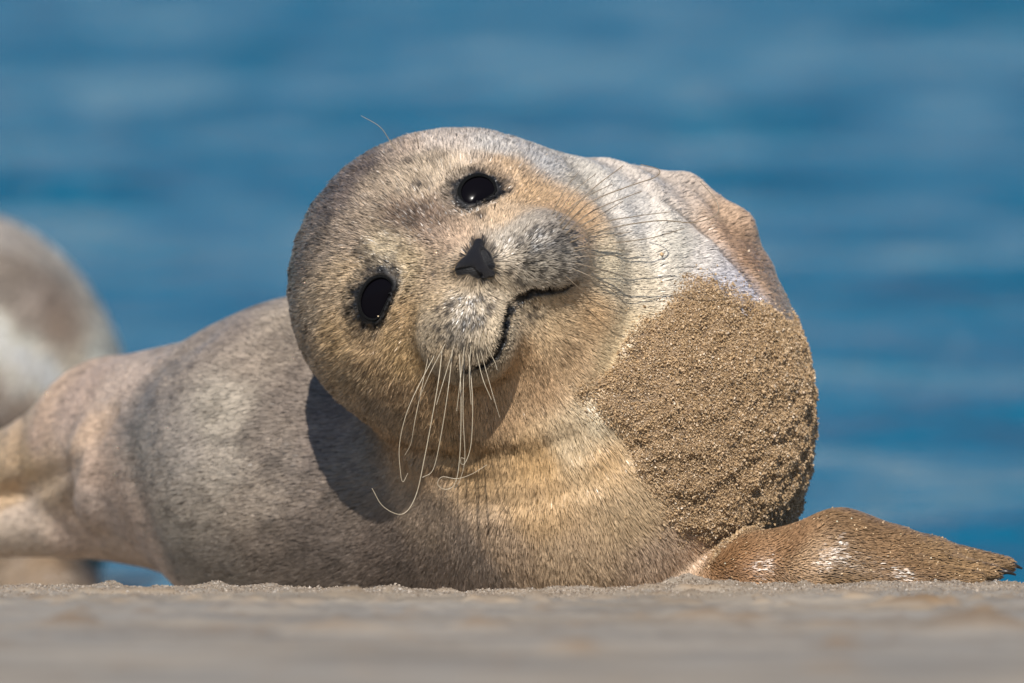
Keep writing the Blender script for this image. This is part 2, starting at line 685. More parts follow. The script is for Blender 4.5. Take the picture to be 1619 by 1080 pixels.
class Eye:
    def __init__(self, cx, cy, a, b, ang, brow):
        self.s = surf(cx, cy)
        g = grad(base_sdf, self.s[None, :])[0]
        view = (C0 - self.s) / np.linalg.norm(C0 - self.s)
        n = g * 0.55 + view * 0.45
        self.n = n / np.linalg.norm(n)
        ex = np.array((math.cos(ang), 0, math.sin(ang)))
        ex = ex - self.n * (ex @ self.n)
        self.ex = ex / np.linalg.norm(ex)
        self.ez = np.cross(self.ex, self.n)
        self.a, self.b = a, b
        self.R = 0.0225
        self.c = self.s - self.n * 0.0172

    def local(self, p):
        q = p - self.s
        return q @ self.ex, q @ self.n, q @ self.ez

    def shape(self, x, zz):
        """round upper lid, flatter lower lid (towards lower right, where the face points down)"""
        e = np.sqrt((x / self.a) ** 2 + (zz / self.b) ** 2)
        return smax(e, zz / (0.66 * self.b), 0.3)

    def ring(self, p):
        """0 at the centre of the opening, 1 at the lid edge"""
        x, y, zz = self.local(p)
        r = self.shape(x, zz)
        return np.where(np.abs(y) < 0.03, r, 9)


EYES = [Eye(755, 304, S(28), S(25.5), math.radians(38), 0), Eye(597, 471, S(34), S(25), math.radians(62), 0)]
nostrils = [[surf(*q) for q in ((724, 431), (742, 428), (758, 438))], [surf(*q) for q in ((766, 398), (772, 411), (779, 420))]]
nose_line = [surf(*q) for q in ((757, 382), (751, 405), (763, 430))]
nose_pr = [Cone(nose_line, [S(7), S(9), S(11)], k=0.004), Cone([surf(750, 411), surf(735, 418), surf(723, 426)], [S(9), S(7), S(5)], k=0.0025),
           Cone([surf(763, 430), surf(777, 433)], [S(10), S(6)], k=0.0025), Cone([surf(758, 392), surf(767, 402), surf(775, 416)], [S(6), S(5), S(5)], k=0.002)]


def nose_dist(p):
    return np.min([q.d(p) for q in nose_pr], 0)



def body_sdf(p):
    d = base_sdf(p)
    hd = np.linalg.norm(p - N_POS, axis=1)
    m = hd < 0.16
    if m.any():
        q = p[m]
        e = d[m]
        for ey in EYES:
            x, y, zz = ey.local(q)
            r = ey.shape(x, zz)
            # a shallow bed for the eyeball inside a raised wet rim, and a hollow around it
            nr = np.abs(y) < 0.04
            e = e + 0.0030 * (1 - sstep(0.85, 1.1, r)) * nr
            e = e - 0.0030 * np.exp(-((r - 1.20) / 0.17) ** 2) * nr
            up = sstep(0.2, -0.6, zz / ey.b)
            e = e - 0.0022 * up * np.exp(-((r - 1.5) / 0.3) ** 2) * nr
            e = e + 0.0022 * np.exp(-((r - 2.2) / 0.45) ** 2) * nr
        e = smax(e, -MOUTH.d(q), 0.0016)
        e = e + 0.0016 * np.exp(-(polydist(q, philtrum) / 0.004) ** 2)
        d[m] = e
    return d


lo = np.array((-1.18, -0.24, -0.12))
hi = np.array((0.46, 0.84, 0.40))
V, Q = surface_nets(base_sdf, lo, hi, 0.0085)
V, Q = subdivide(V, Q)
V, Q = subdivide(V, Q)
V = relax(base_sdf, V, 2)
V = relax(body_sdf, V, 4)
NRM = grad(body_sdf, V)


def refine(v, q, sel):
    """split the selected quads in four; neighbours along the border become polygons with the extra corner"""
    e = np.sort(np.stack([q, np.roll(q, -1, 1)], 2).reshape(-1, 2), 1)
    key = e[:, 0] * len(v) + e[:, 1]
    uk, inv = np.unique(key[np.repeat(sel, 4)], return_inverse=True)
    ea, eb = uk // len(v), uk % len(v)
    mid = (v[ea] + v[eb]) / 2
    cen = v[q[sel]].mean(1)
    m = len(v) + inv.reshape(-1, 4)
    c = len(v) + len(uk) + np.arange(sel.sum())
    qs = q[sel]
    fine = np.concatenate([np.stack([qs[:, i], m[:, i], c, m[:, i - 1]], 1) for i in range(4)])
    pos = np.searchsorted(uk, key).clip(0, len(uk) - 1)
    has = (uk[pos] == key).reshape(-1, 4)
    border = ~sel & has.any(1)
    polys = []
    for qi, hi_, pi in zip(q[border], has[border], pos.reshape(-1, 4)[border]):
        f = []
        for k in range(4):
            f.append(int(qi[k]))
            if hi_[k]:
                f.append(len(v) + int(pi[k]))
        polys.append(f)
    nv = np.concatenate([v, mid, cen])
    on_border = np.zeros(len(nv), bool)
    for f in polys:
        on_border[f] = True
    return nv, np.concatenate([q[~sel & ~border], fine]), polys, on_border

# ------------------------------------------------------------------ coat pattern: fur colours at places on the body, shine on head top and flipper painted in
ANCH = """480 420 98 86 75;520 330 98 86 77;580 270 106 92 82;500 380 100 88 76;470 470 112 98 84;550 310 104 90 80;640 240 158 138 118;700 228 192 176 160;780 238 190 182 172;860 262 192 186 178
910 290 196 182 160;560 380 146 126 104;640 345 96 79 64;675 350 104 85 69;690 372 152 128 106;720 380 188 158 128;600 300 156 136 112;660 295 168 148 122
690 270 176 156 130;800 270 190 158 120;840 310 194 158 114;880 330 196 160 118;800 345 196 166 130;650 420 190 165 124;620 400 184 164 130;560 440 172 146 110
500 480 156 136 110;480 520 152 132 108;540 530 182 150 104;600 560 190 156 110;560 590 168 142 106;640 560 198 162 108;650 500 194 158 108;690 430 198 168 132
700 560 176 146 104;640 620 174 144 106;600 640 160 138 110;700 640 168 136 94;780 640 164 132 94;850 600 164 132 94;900 560 164 134 96;930 500 176 142 98
920 380 182 144 102;900 340 190 152 108;960 420 212 192 156;880 520 184 152 110;820 560 176 140 96;690 480 194 162 116;710 450 200 172 134;530 450 166 142 110;520 400 138 120 100
855 385 120 112 101;880 370 124 116 105;850 420 144 134 117;885 400 132 123 109;815 375 142 132 117;745 500 132 122 107;720 530 122 113 99;700 560 140 124 100;745 580 148 130 105;760 550 156 140 114;690 520 150 132 106;800 385 150 140 126;832 355 146 136 122;872 355 140 130 118;902 382 136 126 113;908 428 140 130 116;872 446 156 144 124;830 425 158 146 126;690 490 160 146 122;688 540 152 136 110;700 575 142 126 100;722 596 142 126 100;768 578 150 134 108;788 540 166 148 120;722 472 164 150 128;762 480 168 152 128;790 440 206 184 150;780 500 200 178 144;800 410 192 174 148;870 510 204 172 126;850 480 196 172 136
1000 350 228 218 204;1060 390 238 226 204;980 300 220 210 196;940 280 206 196 180;1010 450 230 210 176;970 560 198 172 128;1000 520 206 182 140;1040 420 238 224 200;1110 420 226 214 200
1130 440 202 196 198;1180 460 182 176 180;1020 285 206 192 176;1060 300 200 184 166;1130 340 172 142 112;1180 410 150 114 80;1150 370 158 124 92;1200 440 150 120 90;1080 310 190 168 146
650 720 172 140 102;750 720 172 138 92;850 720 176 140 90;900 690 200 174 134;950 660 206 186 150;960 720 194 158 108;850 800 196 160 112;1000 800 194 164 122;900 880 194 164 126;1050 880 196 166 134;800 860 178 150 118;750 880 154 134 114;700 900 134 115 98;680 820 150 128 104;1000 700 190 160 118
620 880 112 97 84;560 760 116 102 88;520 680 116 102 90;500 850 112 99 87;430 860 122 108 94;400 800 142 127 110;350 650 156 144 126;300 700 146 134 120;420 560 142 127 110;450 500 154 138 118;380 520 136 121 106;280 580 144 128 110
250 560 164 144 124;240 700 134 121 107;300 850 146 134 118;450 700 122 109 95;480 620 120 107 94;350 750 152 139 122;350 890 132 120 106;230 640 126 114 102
200 600 206 180 156;120 640 189 161 138;60 700 180 151 127;150 690 189 160 132;80 760 217 184 145;50 730 228 189 138;60 820 231 204 176;160 740 180 154 132;160 800 187 165 147;220 850 195 167 143;120 845 202 176 154;10 770 226 189 143;20 840 225 200 173
1150 890 136 98 60;1250 860 140 104 68;1280 880 164 132 96;1350 830 118 90 58;1400 870 122 93 60;1500 880 134 104 66;1580 895 128 100 66;1330 900 122 95 62;1450 910 116 88 56
1100 650 176 144 104;1150 750 176 144 104;1050 560 190 160 118;1220 600 150 128 104;1250 700 140 122 102"""
ap, ac = [], []
for t in ANCH.replace('\n', ';').split(';'):
    a, b_, r_, g_, bl = map(float, t.split())
    s = surf(a, b_)
    if s is not None:
        ap.append(s)
        ac.append((r_, g_, bl))
ap = np.array(ap)
ac = lin(np.array(ac))
# the unseen back of the animal carries the grey-brown of its flank
extra = [P(700, 500, .5), P(500, 600, .75), P(950, 500, .5), P(1100, 600, .5), P(300, 600, .8), P(1000, 300, .35), P(800, 300, .3)]
ap = np.concatenate([ap, extra])
ac = np.concatenate([ac, np.tile(lin((125, 110, 96)), (len(extra), 1))])

spots = []
sr = np.random.default_rng(3)
for (cx, cy, rx, ry, n_) in ((862, 398, 48, 44, 64), (742, 514, 56, 54, 60), (838, 488, 16, 20, 18)):
    for _ in range(n_):
        a = sr.uniform(0, 6.28)
        r_ = math.sqrt(sr.uniform(0, 1))
        s = surf(cx + rx * r_ * math.cos(a), cy + ry * r_ * math.sin(a))
        if s is not None:
            spots.append((s, sr.uniform(0.0017, 0.0031)))
DARKMARKS = [(surf(*q), r_) for q, r_ in (((775, 395), .003), ((800, 428), .004), ((815, 440), .004), ((822, 446), .003), ((690, 433), .003), ((585, 405), .004), ((588, 415), .004), ((760, 345), .005), ((625, 440), .006), ((655, 262), .004), ((668, 300), .006))]


def coat(p):
    """colour of the coat at points of the body"""
    num = np.zeros((len(p), 3))
    den = np.zeros(len(p))
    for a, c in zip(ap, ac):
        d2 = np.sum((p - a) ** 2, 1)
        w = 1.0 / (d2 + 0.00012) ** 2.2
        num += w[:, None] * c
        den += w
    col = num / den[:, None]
    body = sstep(0.14, 0.24, np.linalg.norm(p - HEAD, axis=1))
    n1 = fbm(p * np.array((1, 1, 1.3)), 26, 1, 3)
    n2 = fbm(p, 95, 4, 2)
    col = col * (1 + 0.11 * n1 + 0.10 * n2)[:, None]
    # dusky mottling over the flank and the crown
    px, py = project(p)
    fl = np.maximum(sstep(760, 560, px) * body, sstep(0.02, -0.09, p[:, 0] + 0.6 * (0.26 - p[:, 2])) * (1 - body) * 0.8)
    spot = sstep(0.12, 0.6, fbm(p * np.array((1.4, 1, 1)), 44, 8, 2))
    col = col * (1 - (0.22 * body + 0.45 * (1 - body)) * fl * spot)[:, None]
    fine = sstep(0.1, 0.7, fbm(p * np.array((0.8, 1, 1.2)), 110, 19, 2))
    col = col * (1 - 0.25 * fine * body * sstep(760, 620, px))[:, None]
    # streaks of darker hair on the face
    st = sstep(0.3, 0.8, noise(p, 190, 12)) * (1 - body)
    col = col * (1 - 0.3 * st)[:, None]
    near = np.linalg.norm(p - N_POS, axis=1) < 0.16
    if near.any():
        q = p[near]
        c = col[near]
        dk = np.zeros(len(q))
        for s, r_ in spots + DARKMARKS:
            dk = np.maximum(dk, np.exp(-np.sum((q - s) ** 2, 1) / r_ ** 2) * 0.9)
        for ey in EYES:
            r = ey.ring(q) + 0.30 * noise(q, 210, 15)
            dk = np.maximum(dk, 1 - sstep(1.3, 1.75, r))
            grey = (1 - sstep(1.5, 2.4, r)) * 0.6
            c = c * (1 - grey[:, None]) + grey[:, None] * lin((96, 88, 78))
        dk = np.maximum(dk, 1 - sstep(-0.0002, 0.0016, MOUTH.d(q) + 0.0006 * noise(q, 300, 16)))
        dk = np.maximum(dk, 0.6 * np.exp(-(polydist(q, philtrum) / 0.0022) ** 2))
        for ns in nostrils:
            dk = np.maximum(dk, 1 - sstep(0.002, 0.0045, polydist(q, ns)))
        dk = np.maximum(dk, 1 - sstep(0.0, 0.0028, nose_dist(q) + 0.001 * noise(q, 250, 18)))
        c = c * (1 - dk[:, None]) + dk[:, None] * np.array((0.012, 0.011, 0.011))
        col[near] = c
    return np.clip(col, 0.004, 0.9)


# ---- patch of sand caked on the chest
PATCH = np.array([(1062, 462), (1120, 455), (1200, 470), (1235, 492), (1330, 520), (1340, 900), (1245, 842), (1200, 850), (1130, 880), (1075, 850), (1035, 800), (1015, 740), (985, 690), (940, 640), (925, 605), (975, 560), (1020, 505)], float)


def poly_signed(px, py, poly):
    inside = np.zeros(len(px), bool)
    dist = np.full(len(px), 1e9)
    n = len(poly)
    for i in range(n):
        x1, y1 = poly[i]
        x2, y2 = poly[(i + 1) % n]
        c = ((y1 > py) != (y2 > py)) & (px < (x2 - x1) * (py - y1) / (y2 - y1 + 1e-9) + x1)
        inside ^= c
        t = np.clip(((px - x1) * (x2 - x1) + (py - y1) * (y2 - y1)) / ((x2 - x1) ** 2 + (y2 - y1) ** 2), 0, 1)
        dist = np.minimum(dist, np.hypot(px - x1 - t * (x2 - x1), py - y1 - t * (y2 - y1)))
    return np.where(inside, dist, -dist)


CHEST = prims[4]


def sandiness(p):
    px, py = project(p)
    s = poly_signed(px, py, PATCH) + 12 + 28 * fbm(p, 26, 88, 4)
    return np.where((p[:, 1] < 0.26) & (np.abs(CHEST.d(p)) < 0.02), s, -99)


VC, QC, NC = V, Q, NRM                       # the even mesh, for scattering hair and grains
V, Q, PL, fixed = refine(V, Q, np.linalg.norm(V[Q].mean(1) - N_POS, axis=1) < 0.135)
new = np.arange(len(V)) >= len(VC)
mv = new & ~fixed
V[mv] = relax(body_sdf, V[mv], 4)
NRM = grad(body_sdf, V)
SD = sandiness(V)
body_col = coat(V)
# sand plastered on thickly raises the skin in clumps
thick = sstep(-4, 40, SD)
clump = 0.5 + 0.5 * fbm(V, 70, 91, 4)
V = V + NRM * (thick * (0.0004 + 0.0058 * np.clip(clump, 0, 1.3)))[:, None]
sc_ = lin((150, 124, 93)) * (0.6 + 0.5 * np.clip(clump, 0, 1))[:, None]  # crust colour darkened between clumps, the shade of the gaps painted in
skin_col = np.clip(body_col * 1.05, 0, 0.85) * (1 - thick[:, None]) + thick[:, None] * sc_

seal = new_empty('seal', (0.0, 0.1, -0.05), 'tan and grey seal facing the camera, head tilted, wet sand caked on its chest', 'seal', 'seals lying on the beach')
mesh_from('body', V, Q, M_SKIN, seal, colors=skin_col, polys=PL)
SD = sandiness(VC)
V, Q, NRM = VC + NC * (sstep(-4, 26, SD) * 0.0025)[:, None], QC, NC


# ------------------------------------------------------------------ fur
def sample_surface(V, Q, NR, weight, n, r):
    tri = np.concatenate([Q[:, [0, 1, 2]], Q[:, [0, 2, 3]]])
    a, b, c = V[tri[:, 0]], V[tri[:, 1]], V[tri[:, 2]]
    area = np.linalg.norm(np.cross(b - a, c - a), axis=1) * weight[tri].mean(1)
    cum = np.cumsum(area)
    t = np.searchsorted(cum, r.uniform(0, cum[-1], n))
    t = np.minimum(t, len(tri) - 1)
    u, v = r.uniform(0, 1, n), r.uniform(0, 1, n)
    f = u + v > 1
    u[f], v[f] = 1 - u[f], 1 - v[f]
    w = 1 - u - v
    p = a[t] * w[:, None] + b[t] * u[:, None] + c[t] * v[:, None]
    nn = NR[tri[t, 0]] * w[:, None] + NR[tri[t, 1]] * u[:, None] + NR[tri[t, 2]] * v[:, None]
    return p, nn / (np.linalg.norm(nn, axis=1)[:, None] + 1e-9)


def unit(v):
    return v / (np.linalg.norm(v, axis=1)[:, None] + 1e-9)


def clumps(p, size, r):
    q = p / size + 0.7 * np.stack([noise(p, 0.55 / size, 50 + i) for i in range(3)], 1)
    key = np.floor(q).astype(np.int64)
    _, inv, cnt = np.unique(key @ np.array((1, 100003, 10000600009)), return_inverse=True, return_counts=True)
    return inv, cnt


def make_fur(parent, p, n, flow, length, radius, lift, col, mess, name='fur', clump=0.0017, pull=0.42, rough=1.0, shape=None):
    t = unit(flow - n * np.sum(flow * n, 1)[:, None])
    bt = np.cross(n, t)
    sw = 0.20 * noise(p, 40, 33) + 0.16 * noise(p, 150, 34) + rng.normal(0, mess, len(p))
    t = unit(t * np.cos(sw)[:, None] + bt * np.sin(sw)[:, None])
    lf = lift * (1 + 0.6 * noise(p, 120, 35)) + rng.normal(0, 0.06, len(p))
    K = 4
    pts = np.zeros((len(p), K, 3))
    pts[:, 0] = p - n * 0.0004
    cur = pts[:, 0]
    for k in range(1, K):
        ang = lf * (1.3 - 0.3 * k)
        d = t * np.cos(ang)[:, None] + n * np.sin(ang)[:, None]
        cur = cur + d * (length / (K - 1))[:, None]
        pts[:, k] = cur
    inv, cnt = clumps(p, clump, rng)
    for k in range(1, K):
        mean = np.stack([np.bincount(inv, pts[:, k, i], len(cnt)) for i in range(3)], 1) / cnt[:, None]
        w = pull * (k / (K - 1)) ** 1.3
        pts[:, k] += (mean[inv] - pts[:, k]) * w
    if shape is not None:                     # hair never sinks into a fold
        for k in range(1, K):
            e = chunked(shape, pts[:, k])
            pts[:, k] += n * np.clip(0.0004 + 0.0005 * k - e, 0, 0.0028)[:, None]
    cv = bpy.data.hair_curves.new(name)
    cv.add_curves([K] * len(p))
    cv.points.foreach_set('position', pts.astype(np.float32).ravel())
    taper = np.array((0.9, 1.0, 0.75, 0.12))
    cr = rng.normal(0, 1, (len(cnt), 3))[inv]
    nn = unit(n + np.reshape(rough, (-1, 1)) * (0.21 * rng.normal(0, 1, n.shape) + 0.2 * cr))
    na = cv.attributes.new('nrm', 'FLOAT_VECTOR', 'CURVE')
    na.data.foreach_set('vector', nn.astype(np.float32).ravel())
    ra = cv.attributes.get('radius') or cv.attributes.new('radius', 'FLOAT', 'POINT')
    ra.data.foreach_set('value', (radius[:, None] * taper).astype(np.float32).ravel())
    ca = cv.attributes.new('col', 'FLOAT_COLOR', 'CURVE')
    ca.data.foreach_set('color', np.c_[col, np.ones(len(col))].astype(np.float32).ravel())
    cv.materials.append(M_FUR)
    o = bpy.data.objects.new(name, cv)
    scene.collection.objects.link(o)
    o.parent = parent
    o.matrix_parent_inverse = parent.matrix_world.inverted()
    return o


N_HAIR = 520000
headness = 1 - sstep(0.12, 0.20, np.linalg.norm(V - HEAD, axis=1))
view = unit(C0 - V)
facing = np.sum(view * NRM, 1)
wgt = (0.18 + 0.82 * sstep(-0.3, 0.05, facing)) * (1 + 1.4 * headness)
wgt *= np.where(V[:, 2] < -0.045, 0.05, 1)
wgt *= 1 - 0.93 * sstep(6, 60, SD)
wgt *= np.where(V[:, 0] < -0.55, 0.4, 1)
hp, hn = sample_surface(V, Q, NRM, wgt, N_HAIR, rng)
fc = np.linalg.norm(hp - N_POS, axis=1) < 0.135
hp[fc] = relax(body_sdf, hp[fc], 1)
# no hair on the lids' bare rim, the lips and the nose leather
keep = sandiness(hp) < 26 + 34 * rng.normal(0, 0.5, len(hp))
for ey in EYES:
    keep &= ey.ring(hp) > 1.2
keep &= MOUTH.d(hp) > -0.0004
keep &= nose_dist(hp) > 0.0003
for ns in nostrils:
    keep &= polydist(hp, ns) > 0.0025
hp, hn = hp[keep], hn[keep]
hd = np.linalg.norm(hp - HEAD, axis=1)
hh = 1 - sstep(0.11, 0.17, hd)
nd = np.linalg.norm(hp - N_POS, axis=1)
hpx, hpy = project(hp)
flow = unit(hp - (N_POS + np.array((0, -0.015, 0))))
tail = unit(np.tile(np.array((-0.8, 0.45, -0.25)), (len(hp), 1)))
ft = sstep(720, 520, hpx) * (1 - hh)
flow = flow * (1 - ft)[:, None] + tail * ft[:, None]
fl = sstep(1100, 1160, hpx) * sstep(800, 850, hpy - (hpx > 1290) * 0)
flip = unit(np.tile(np.array((1.0, 0.1, -0.22)), (len(hp), 1)))
flow = flow * (1 - fl)[:, None] + flip * fl[:, None]
# around each eye the hair sweeps away from the lids
for ey in EYES:
    x, y, zz = ey.local(hp)
    w = np.exp(-(np.maximum(ey.ring(hp) - 1, 0) / 0.9) ** 2)
    flow = flow + 0.8 * w[:, None] * unit(hp - ey.s)
pad = np.maximum(np.exp(-np.sum((hp - PADR) ** 2, 1) / S(95) ** 2), np.exp(-np.sum((hp - PADL) ** 2, 1) / S(95) ** 2))
length = 0.0080 * (1 - hh) + hh * (0.0035 + 0.0075 * sstep(0.03, 0.11, nd))
er = np.minimum(EYES[0].ring(hp), EYES[1].ring(hp))
length *= 0.22 + 0.78 * np.minimum(sstep(1.2, 2.4, er), sstep(0.003, 0.014, polydist(hp, mouth)))
length *= 1 - 0.6 * np.clip(pad * 1.3, 0, 1)
length *= rng.uniform(0.6, 1.25, len(hp)) * (1 - 0.45 * fl)
length *= 1 - 0.5 * sstep(-15, 20, sandiness(hp))
radius = (0.00021 + 0.00004 * (1 - hh)) * rng.uniform(0.7, 1.3, len(hp))
lift = (0.13 + 0.23 * hh + 0.25 * pad) * (1 - 0.5 * fl)
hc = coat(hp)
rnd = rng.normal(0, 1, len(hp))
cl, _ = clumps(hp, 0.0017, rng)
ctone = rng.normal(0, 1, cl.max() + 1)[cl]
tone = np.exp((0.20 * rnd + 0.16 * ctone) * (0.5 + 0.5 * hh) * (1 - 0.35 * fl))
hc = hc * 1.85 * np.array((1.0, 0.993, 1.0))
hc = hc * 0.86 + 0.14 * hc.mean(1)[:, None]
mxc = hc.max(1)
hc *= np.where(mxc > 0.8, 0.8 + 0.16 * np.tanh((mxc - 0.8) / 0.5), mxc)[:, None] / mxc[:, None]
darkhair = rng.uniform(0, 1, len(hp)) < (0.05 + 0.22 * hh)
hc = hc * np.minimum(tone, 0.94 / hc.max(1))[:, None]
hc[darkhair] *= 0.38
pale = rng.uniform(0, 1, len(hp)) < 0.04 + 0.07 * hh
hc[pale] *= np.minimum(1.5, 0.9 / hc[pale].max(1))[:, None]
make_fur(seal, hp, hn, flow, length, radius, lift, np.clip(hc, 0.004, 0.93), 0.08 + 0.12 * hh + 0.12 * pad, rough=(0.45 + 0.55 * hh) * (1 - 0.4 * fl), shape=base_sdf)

# ------------------------------------------------------------------ eyes, nose, whiskers, claws, sand coat
def sphere(c, r, nu=40, nv=24):
    vs = []
    for j in range(nv + 1):
        th = math.pi * j / nv
        for i_ in range(nu):
            a = 2 * math.pi * i_ / nu
            vs.append((c[0] + r * math.sin(th) * math.cos(a), c[1] + r * math.sin(th) * math.sin(a), c[2] + r * math.cos(th)))
    fs = []
    for j in range(nv):
        for i_ in range(nu):
            fs.append((j * nu + i_, (j + 1) * nu + i_, (j + 1) * nu + (i_ + 1) % nu, j * nu + (i_ + 1) % nu))
    return np.array(vs), np.array(fs)


for ey in EYES:
    nu, nv2 = 64, 20
    v = []
    for jj in range(nv2 + 1):
        rr = 1.12 * jj / nv2
        for ii in range(nu):
            a = 2 * math.pi * ii / nu
            dx, dz = ey.a * math.cos(a), ey.b * math.sin(a)
            k_ = float(ey.shape(np.array([dx]), np.array([dz]))[0])
            h_ = 0.0042 * math.sqrt(max(0, 1 - (rr / 1.25) ** 2)) - 0.0012
            v.append(ey.s + ey.ex * dx * rr / k_ + ey.ez * dz * rr / k_ + ey.n * h_)
    # closed behind so that the eyeball has depth
    for ii in range(nu):
        v.append(v[nv2 * nu + ii] * 0.4 + 0.6 * ey.s - ey.n * 0.012)
    v = np.array(v)
    f = np.array([(jj * nu + ii, (jj + 1) * nu + ii, (jj + 1) * nu + (ii + 1) % nu, jj * nu + (ii + 1) % nu) for jj in range(nv2 + 1) for ii in range(nu)])
    mesh_from('eye', v, f, M_EYE, seal)
    lv, nu, ns_ = [], 72, 10
    for ii in range(nu):
        a = 2 * math.pi * ii / nu
        dx, dz = ey.a * math.cos(a), ey.b * math.sin(a)
        k_ = float(ey.shape(np.array([dx]), np.array([dz]))[0])
        out_ = ey.ex * dx + ey.ez * dz
        out_ = out_ / np.linalg.norm(out_)
        up_ = 0.5 - 0.5 * math.sin(a)
        tr = 0.0007 + 0.0006 * up_
        c_ = ey.s + (ey.ex * dx + ey.ez * dz) * (1.05 / k_) + ey.n * (0.0016 + 0.0012 * up_)
        for kk in range(ns_):
            b_ = 2 * math.pi * kk / ns_
            lv.append(c_ + tr * (math.cos(b_) * out_ * 1.25 + math.sin(b_) * ey.n))
    lf_ = [(ii * ns_ + kk, ii * ns_ + (kk + 1) % ns_, ((ii + 1) % nu) * ns_ + (kk + 1) % ns_, ((ii + 1) % nu) * ns_ + kk) for ii in range(nu) for kk in range(ns_)]
    mesh_from('eyelid', np.array(lv), np.array(lf_), M_LID, seal)

def nose_sdf(p):
    o = nose_pr[0].d(p)
    for q in nose_pr[1:]:
        o = smin(o, q.d(p), q.k)
    for ns in nostrils:
        o = smax(o, 0.0029 - polydist(p, [x + np.array((0.0, -0.0012, 0.0)) for x in ns]), 0.002)
    o = smax(o, base_sdf(p) - 0.0026, 0.003)
    return smax(o, -0.004 - base_sdf(p), 0.002)


nv_, nq_ = surface_nets(nose_sdf, N_POS - 0.036, N_POS + 0.036, 0.0011)
nv_ = relax(nose_sdf, nv_, 2)
mesh_from('nose', nv_, nq_, M_NOSE, seal)

M_WHISK = bpy.data.materials.new('whisker_horn')
M_WHISK.use_nodes = True
wb = M_WHISK.node_tree.nodes['Principled BSDF']
wb.inputs['Base Color'].default_value = (0.55, 0.46, 0.32, 1)
wb.inputs['Roughness'].default_value = 0.35
wn_ = M_WHISK.node_tree.nodes.new('ShaderNodeTexNoise')
wn_.inputs['Scale'].default_value = 60
wr_ = M_WHISK.node_tree.nodes.new('ShaderNodeValToRGB')
wr_.color_ramp.elements[0].color = (0.30, 0.23, 0.14, 1)
wr_.color_ramp.elements[1].color = (0.58, 0.5, 0.37, 1)
M_WHISK.node_tree.links.new(wn_.outputs[0], wr_.inputs[0])
M_WHISK.node_tree.links.new(wr_.outputs[0], wb.inputs['Base Color'])

M_WHISK2 = M_WHISK.copy()
M_WHISK2.name = 'whisker_brown'
for nd in M_WHISK2.node_tree.nodes:
    if nd.type == 'VALTORGB':
        nd.color_ramp.elements[0].color = (0.10, 0.07, 0.045, 1)
        nd.color_ramp.elements[1].color = (0.34, 0.26, 0.17, 1)

WHISK = [
    (((700, 545), (692, 610), (672, 720), (657, 785), (636, 813), (606, 801), (588, 772)), .50, -.03),
    (((716, 550), (708, 620), (697, 690), (685, 742), (668, 755)), .42, -.02),
    (((726, 548), (729, 640), (727, 720), (720, 763), (705, 774), (692, 766), (699, 754), (722, 757), (745, 750), (770, 735)), .42, -.02),
    (((740, 550), (747, 630), (745, 700), (736, 731), (729, 733), (729, 724), (735, 726)), .42, -.02),
    (((734, 556), (732, 650), (735, 722), (728, 757), (718, 774)), .38, -.01),
    (((752, 552), (763, 598), (777, 632)), .42, -.02),
    (((690, 556), (648, 640), (632, 700), (633, 745), (637, 762), (645, 748)), .38, -.01),
    (((678, 560), (657, 660), (650, 700), (640, 720)), .34, 0.0),
    (((757, 545), (778, 620), (790, 660)), .30, -.02),
    (((765, 540), (782, 572), (786, 585)), .34, -.02),
    (((720, 540), (702, 600), (690, 640)), .40, -.02),
    (((735, 540), (728, 600), (722, 650)), .40, -.02),
    (((745, 540), (742, 590), (745, 640)), .40, -.02),
    (((708, 536), (680, 590), (665, 625)), .36, -.01),
    (((880, 362), (930, 305), (985, 262)), .40, .02),
    (((885, 368), (930, 322), (990, 296), (1036, 280), (1041, 268), (1013, 260)), .44, .02),
    (((890, 375), (935, 335), (1015, 302)), .42, .02),
    (((895, 380), (955, 352), (1005, 342), (1060, 335)), .40, .02),
    (((895, 386), (960, 362), (1040, 349), (1095, 352), (1132, 340), (1133, 318), (1106, 286)), .42, .02),
    (((898, 394), (965, 385), (1030, 376), (1082, 361)), .38, .02),
    (((880, 355), (915, 318), (968, 291)), .34, .02),
    (((898, 400), (940, 392), (1000, 398)), .34, .02),
    (((900, 408), (945, 404), (985, 404)), .34, .02),
    (((900, 414), (945, 425), (985, 436)), .34, .02),
    (((897, 422), (940, 440), (972, 462), (990, 483)), .30, .02),
    (((875, 350), (905, 305), (942, 275)), .30, .02),
    (((870, 345), (893, 300), (915, 272)), .28, .02),
    (((893, 372), (940, 345), (985, 318)), .38, .02),
    (((900, 398), (950, 376), (1000, 366)), .34, .02),
    (((885, 430), (915, 455), (938, 482)), .26, .02),
]
for pts, rad, dy in WHISK:
    root = surf(*pts[0])
    path = [root + np.array((0, 0.003, 0))]
    lin_y, need = [], 0.0
    for j, q in enumerate(pts[1:], 1):
        f_ = j / (len(pts) - 1)
        y = root[1] - 0.012 * (1 - f_) + dy * f_
        hit = surf(*q)
        if hit is not None:
            need = max(need, (y - (hit[1] - 0.008)) / f_)
        lin_y.append((y, f_))
    for q, (y, f_) in zip(pts[1:], lin_y):
        path.append(P(q[0], q[1], y - need * f_))
    right = pts[0][0] > 800
    v, f = tube(path, rad * (0.00125 if right else 0.0008), rad * (0.0008 if right else 0.00055))
    mesh_from('whisker', v, f, M_WHISK2 if right else M_WHISK, seal)
